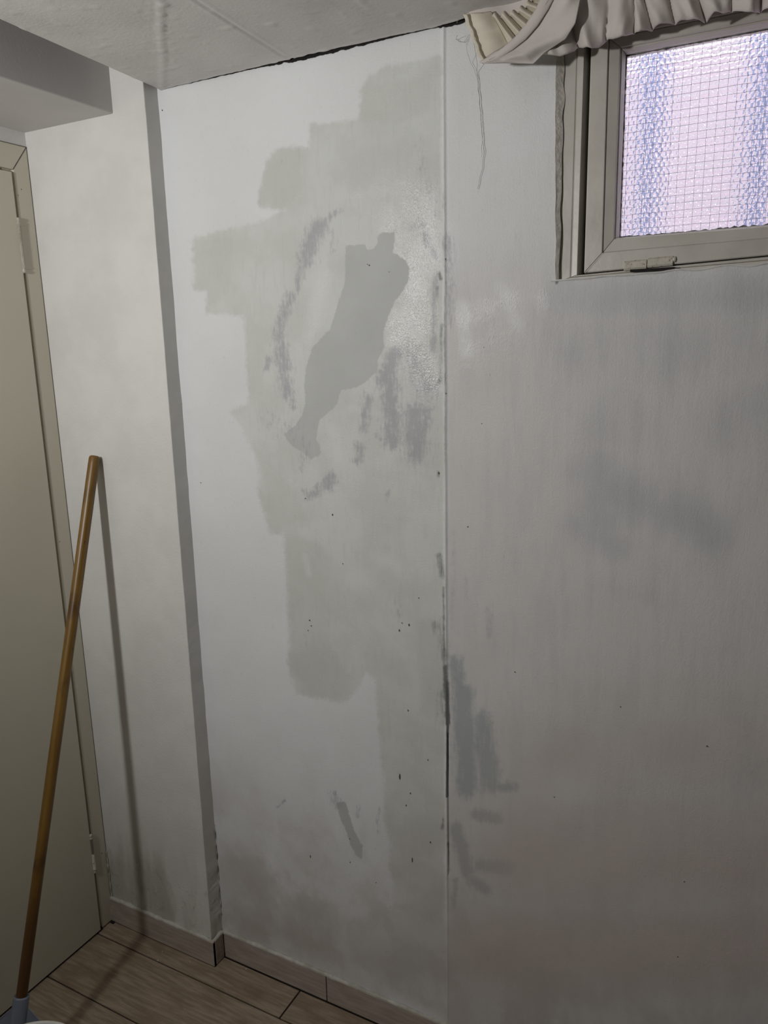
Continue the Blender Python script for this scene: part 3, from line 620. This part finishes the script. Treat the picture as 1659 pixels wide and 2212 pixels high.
scr = empty('added_slat_screen', (1.7, .95, 1.0), label='pale slatted screen added outside to vary the light through the bubbled glass', cat='screen')  # added so the glass cells refract alternating light and dark
sme = B().box(-1.6, 1.6, -.012, .012, -.016, .016).mesh('slat')
for k in range(26):
    o = link('slat', sme, None, scr); o.location = (0, 0, .35+.085*k)
    if k == 0: sme.materials.append(M['white'])
for x_ in (-1.5, 1.5): B().box(x_-.03, x_+.03, .014, .05, -1.0, 2.6).obj('post', 'post', scr)
B().box(-1.5, 5.5, .2, 2.7, -.12, -.05).obj('ground', 'facade', kind='structure', label='pale paving outside the window', cat='ground')

# ------------------------------------------------------------------ curtain pelmet
cur = empty('curtain', tuple(at(1240, 60, 1, -.06)), label='bunched off white gathered curtain hanging over the window top', cat='curtain')
def patch(name, A, Bc, nu, nv, depth, mat='fabric', parent=cur, th=.0009, sub=True):
    a, b2 = interp(A, nu), interp(Bc, nu); vs = []
    for i in range(nu):
        for j in range(nv):
            u, v = i/(nu-1), j/(nv-1); q = a[i]*(1-v)+b2[i]*v; d, sx, sy = depth(u, v)
            vs.append(at(q[0]+sx, q[1]+sy, 1, -d))
    me = bpy.data.meshes.new(name); me.from_pydata([tuple(p) for p in vs], [], [(i*nv+j, (i+1)*nv+j, (i+1)*nv+j+1, i*nv+j+1) for i in range(nu-1) for j in range(nv-1)]); me.shade_smooth()
    o = link(name, me, mat, parent); o.matrix_parent_inverse = parent.matrix_basis.inverted()
    s_ = o.modifiers.new('cloth', 'SOLIDIFY'); s_.thickness = th; s_.offset = 0
    return o
bpy.context.view_layer.update()
patch('heading_strip', [(1013, 14), (1060, 8), (1110, -2), (1170, -14)], [(1013, 46), (1060, 42), (1110, 30), (1170, 12)], 30, 6, lambda u, v: (.036+.003*math.sin(u*9), 0, 0))
def pleat(u, v):
    k = (u-.34)/.66
    if k < 0:
        puff = math.sin(math.pi*min(1, max(0, u/.34)))*(.6+.4*math.sin(math.pi*min(1, v*2) if v < .5 else math.pi*(v-.5)*2))
        d = .046+.012*puff; return d, 0, 0
    ph = k*6.0; s_ = ph-math.floor(ph); r = (1-abs(2*s_-1)**.8 if s_ < .5 else 1-abs(2*s_-1)**2.2)
    d = .044+.016*r*(.75+.25*v); edge = (1-v)**6*6*math.sin(ph*2*math.pi)
    return d, -6*(1-v)*r*.6, edge
patch('heading_tape', [(1002, 30), (1022, 28), (1045, 27), (1060, 24), (1072, 33), (1090, 30), (1112, 27), (1130, 17), (1146, 4), (1156, -14)], [(1041, 134), (1055, 122), (1070, 112), (1085, 104), (1100, 93), (1118, 76), (1135, 56), (1150, 36), (1163, 10), (1174, -12)], 150, 26, pleat, 'tape')
patch('tape_edge', [(1000, 31), (1012, 64), (1024, 96), (1038, 133)], [(1008, 30), (1020, 62), (1032, 96), (1045, 130)], 30, 5, lambda u, v: (.058+.001*math.sin(u*40), 1.2*math.sin(u*21), 0), 'tape', th=.0014)
bi = [(1036, 134), (1060, 121), (1086, 104), (1112, 81), (1137, 52), (1158, 20), (1172, -12)]
bo = [(1044, 137), (1078, 126), (1108, 107), (1137, 84), (1163, 54), (1185, 20), (1202, -12)]
patch('hem_band', bi, bo, 70, 8, lambda u, v: (.066+.003*math.sin(math.pi*v)+.004*math.sin(u*3), 0, 0), th=.0022)
def cl(u, v): return (.066+.010*math.sin(math.pi*v*.9)+.006*math.sin(u*6+v*3)*v+.004*math.sin(u*11-v*7)*v, 0, 0)
patch('front_drape', [(1044, 136), (1078, 125), (1108, 106), (1137, 83), (1163, 53), (1185, 19), (1202, -14)], [(1045, 137), (1100, 136), (1152, 138), (1176, 114), (1222, 84), (1243, 50), (1256, -14)], 90, 40, cl)
# stitching on the band
st_ = B()
sb = interp([(1056, 129), (1084, 116), (1112, 98), (1140, 72), (1164, 40), (1182, 4), (1190, -12)], 60)
for k in range(0, 59): st_.tube([at(*sb[k], 1, -.0716), at(*(sb[k]*.3+sb[k+1]*.7), 1, -.0716)], .00035, 4)
o = st_.obj('stitching', 'thread', cur, kind='stuff'); o.matrix_parent_inverse = cur.matrix_basis.inverted()
BOT = [(1168, 112), (1190, 117), (1205, 117), (1222, 112), (1234, 103), (1240, 90), (1243, 92), (1256, 98), (1275, 102), (1288, 96), (1299, 86), (1303, 78), (1321, 79), (1335, 77), (1349, 73), (1358, 65), (1363, 60), (1370, 63), (1377, 65), (1390, 61), (1402, 57), (1405, 53), (1427, 48), (1447, 43), (1477, 38), (1506, 37), (1521, 36), (1532, 29), (1543, 23), (1561, 23), (1570, 18), (1578, 14), (1595, 17), (1617, 22), (1630, 21), (1638, 14), (1644, 11), (1662, 14), (1690, 8), (1702, 0), (1740, 4), (1780, -8), (1800, -14), (1850, -12), (1900, -26), (1990, -40), (2100, -60), (2200, -80)]
NOT = [1150, 1240, 1303, 1363, 1404, 1454, 1521, 1578, 1641, 1702, 1800, 1900, 2000, 2100, 2210]
nb = 520; xsB = np.linspace(1168, 2200, nb); ysB = np.interp(xsB, [p[0] for p in BOT], [p[1] for p in BOT]); vs = []; nv = 44
for i in range(nb):
    x, y = xsB[i], ysB[i]; pb0 = at(x, y, 1, -.062)
    for j in range(nv):
        v = j/(nv-1)                                   # 0 = hem, 1 = top; the folds lean to the left as they rise
        xx = x+(18+22*mnoise.noise(Vector((x*.012, 0, 0))))*v*1.0
        q = xx-14*math.sin(v*2.2)*math.sin(xx*.02); k = max(0, min(len(NOT)-2, int(np.searchsorted(NOT, q))-1)); f = (q-NOT[k])/(NOT[k+1]-NOT[k]); f = max(0, min(1, f))
        dep = math.sqrt(max(0, math.sin(math.pi*f)))*(.024*(1-.45*v)); dep += .005*mnoise.noise(Vector((q*.05, v*1.5, 4)))+.0025*math.sin(q*.16+v*5)
        curl = -.010*math.exp(-v*14)
        ztop = 2.272-.010*max(0, pb0.x-1.0); vs.append((pb0.x-.010*v*math.sin(xx*.05), -(.040+dep+curl), pb0.z*(1-v)+ztop*v))
me = bpy.data.meshes.new('ruffle'); me.from_pydata(vs, [], [(i*nv+j, (i+1)*nv+j, (i+1)*nv+j+1, i*nv+j+1) for i in range(nb-1) for j in range(nv-1)]); me.shade_smooth()
o = link('ruffle', me, 'fabric', cur); o.matrix_parent_inverse = cur.matrix_basis.inverted(); s_ = o.modifiers.new('cloth', 'SOLIDIFY'); s_.thickness = .001
def strand(P, d0=.05, d1=.004, r=.00032):
    q = interp(P, 60); b_ = B().tube([at(a+.8*math.sin(i*.9), b2, 1, -(d0+(d1-d0)*min(1, i/12))) for i, (a, b2) in enumerate(q)], r, 4)
    o = b_.obj('loose_thread', 'thread', cur); o.matrix_parent_inverse = cur.matrix_basis.inverted()
strand([(1022, 90), (1029, 119), (1032, 170), (1037, 228), (1041, 284), (1046, 329), (1041, 366), (1037, 385), (1031, 408)])
strand([(1014, 84), (1008, 95), (1010, 118), (1024, 150), (1031, 168), (1037, 230), (1042, 300), (1040, 340)], .045, .005, .00025)
strand([(988, 76), (985, 84), (992, 90), (1003, 91), (1014, 74)], .02, .004, .0003)
strand([(1003, 28), (994, 34), (986, 50)], .04, .02, .00025)

# ------------------------------------------------------------------ broom leaning in the corner
T, Bs = Vector((.141, -.058, 1.445)), Vector((.227, -.582, 0)); ax = (T-Bs).normalized(); L0 = (T-Bs).length
br = empty('broom', (Bs.x, Bs.y, 0), label='long wooden handled broom with grey plastic head leaning beside the door', cat='broom')
q = ax.to_track_quat('Z', 'Y')
z0 = .10; Ls = L0-z0; prof = [(0, .0125), (.1, .0128), (Ls*.5, .0135), (Ls-.02, .0138), (Ls-.006, .0135), (Ls-.0015, .0120), (Ls, .0095)]
hb_ = B(); npr = 40; path = []; rr = []
for k in range(npr): path.append((0, 0, (Ls-.02)*k/npr)); rr.append(np.interp(path[-1][2], [p[0] for p in prof], [p[1] for p in prof])+.0002*mnoise.noise(Vector((0, 0, k*.8))))
for p in prof[3:]: path.append((0, 0, p[0])); rr.append(p[1])
hb_.tube(path, rr, 24)
o = hb_.obj('handle', 'stick', br, smooth=True); o.rotation_mode = 'QUATERNION'; o.rotation_quaternion = q
o.location = Bs+ax*z0-Vector(br.location)
def loc(o): o.matrix_parent_inverse = Matrix.Translation(br.location).inverted(); return o
def onax(s): return Bs+ax*s
sk = B(); sk.tube([onax(.085), onax(.14), onax(.232), onax(.2355), onax(.2355), onax(.20), onax(.10)], [.021, .0195, .0178, .0172, .0142, .0136, .013], 28, caps=False)
loc(sk.obj('socket', 'grey_plastic', br, smooth=True))
ang = math.radians(30); hx = Vector((math.cos(ang), math.sin(ang), 0)); hy = Vector((-math.sin(ang), math.cos(ang), 0)); C0 = Vector((.222, -.560, 0))
def HP(a, b2, z): return C0+hx*a+hy*b2+Vector((0, 0, z))
hd = B(); prof = [(.155, .030, .055), (.158, .033, .062), (.155, .033, .075), (.11, .028, .098), (.06, .022, .118), (.026, .020, .135)]; vs = []; n = 32
for a, b2, z in prof:
    for k in range(n):
        th_ = 2*math.pi*k/n; c_, s2 = math.cos(th_), math.sin(th_); e_ = .45
        vs.append(HP(a*math.copysign(abs(c_)**e_, c_), b2*math.copysign(abs(s2)**e_, s2)+(z-.05)*.32, z))
hd.add(vs, [(i*n+k, i*n+(k+1) % n, (i+1)*n+(k+1) % n, (i+1)*n+k) for i in range(len(prof)-1) for k in range(n)]+[tuple(range(n))[::-1], tuple(range((len(prof)-1)*n, len(prof)*n))])
loc(hd.obj('broom_head', 'grey_plastic', br, smooth=False, bevel=.0015))
gs = B(); o1 = onax(.178)
for sgn, wd in ((1, .135), (-1, .135)):
    a0 = onax(.212)+hx*sgn*.015; a1 = onax(.10)+hx*sgn*.012; a2 = HP(sgn*wd, .012, .095); a3 = HP(sgn*wd*1.05, .010, .07)
    gs.prism([a0-hy*.0015, a1-hy*.0015, a3-hy*.0015, a2-hy*.0015], hy*.003)
loc(gs.obj('gusset', 'grey_plastic', br, bevel=.0006))
bs = B(); rb = random.Random(2)
for i in range(38):
    for j in range(6):
        a, b2 = -.148+.296*i/37, -.024+.048*j/5; e = HP(a*1.05+rb.uniform(-.004, .004), b2*1.4-.008+rb.uniform(-.003, .003), .0005)
        bs.tube([HP(a, b2, .06), HP(a, b2, .06).lerp(e, .5), e], [.0022, .003, .0034], 5)
loc(bs.obj('bristles', 'bristle', br, kind='stuff'))

# ------------------------------------------------------------------ bucket at the lower left edge
bc = Vector((.4285, -.668, 0)); bz = .272; R1_ = .1255
bk = empty('bucket', tuple(bc), label='round white plastic bucket rim at the bottom left in front of the broom', cat='bucket')
bd = B(); bd.lathe([(.0, .004), (.088, .004), (.092, .006), (R1_-.006, bz-.02), (R1_-.003, bz-.003), (R1_, bz), (R1_+.003, bz-.001), (R1_+.004, bz-.006), (R1_+.001, bz-.014), (R1_-.003, bz-.02), (.0955, .002), (.092, 0), (0, 0)], n=72)
bd.obj('bucket_body', 'bucket', bk, smooth=True)
rm = B(); rm.lathe([(R1_+.0005, bz-.006), (R1_+.0045, bz-.005), (R1_+.005, bz-.03), (R1_+.002, bz-.032), (R1_-.001, bz-.03)], n=72, closed=True).obj('rim', 'bucket', bk, smooth=True)
hn = B(); hn.tube([(math.cos(t_)*(R1_+.008), math.sin(t_)*(R1_+.008)*math.cos(1.25)-.01, bz-.02-math.sin(t_)*.11*abs(math.sin(1.25))) for t_ in np.linspace(math.pi, 2*math.pi, 30)][::1], .002, 8)
h0 = B(); h0.tube([((R1_+.007)*math.cos(t_), (R1_+.007)*math.sin(t_), bz-.024-.012*math.sin(-t_)) for t_ in np.linspace(0, -math.pi, 40)], .0021, 8).obj('bail_handle', 'steel', bk, smooth=True)
for s_ in (-1, 1): B().box(s_*(R1_+.004)-.006, s_*(R1_+.004)+.006, -.008, .008, bz-.034, bz-.014).obj('handle_lug', 'bucket', bk, bevel=.002)

# ------------------------------------------------------------------ crumbs of plaster on the floor
rc = random.Random(5); base_me = None
LC = ['white plaster crumb in the corner at the foot of the door frame', 'small white crumb on the middle plank joint left of the pilaster corner', 'white crumb just below the middle plank joint', 'white crumb nearest the foot of the pilaster corner', 'white crumb below the skirting, right of the pilaster corner', 'white crumb on the plank joint by the door bottom', 'tiny white crumb on the first plank row before its cross joint', 'tiny white crumb at the bottom edge on the second plank row']
for (x, y, r), lab in zip([(245, 1992, .0022), (351, 2056, .0015), (341, 2076, .0021), (411, 2078, .0017), (532, 2094, .0017), (213, 2009, .0018), (488, 2151, .0014), (400, 2180, .0012)], LC):
    bm = bmesh.new(); bmesh.ops.create_icosphere(bm, subdivisions=1, radius=r)
    for v in bm.verts: v.co = Vector((v.co.x*rc.uniform(.7, 1.4), v.co.y*rc.uniform(.7, 1.4), v.co.z*rc.uniform(.5, .9)))
    me = bpy.data.meshes.new('plaster_crumb'); bm.to_mesh(me); bm.free()
    p = at(x, y, 2, 0); link('plaster_crumb', me, 'crumb', label=lab, cat='crumb', group='plaster crumbs on the floor').location = (p.x, p.y, r*.55+.0003)
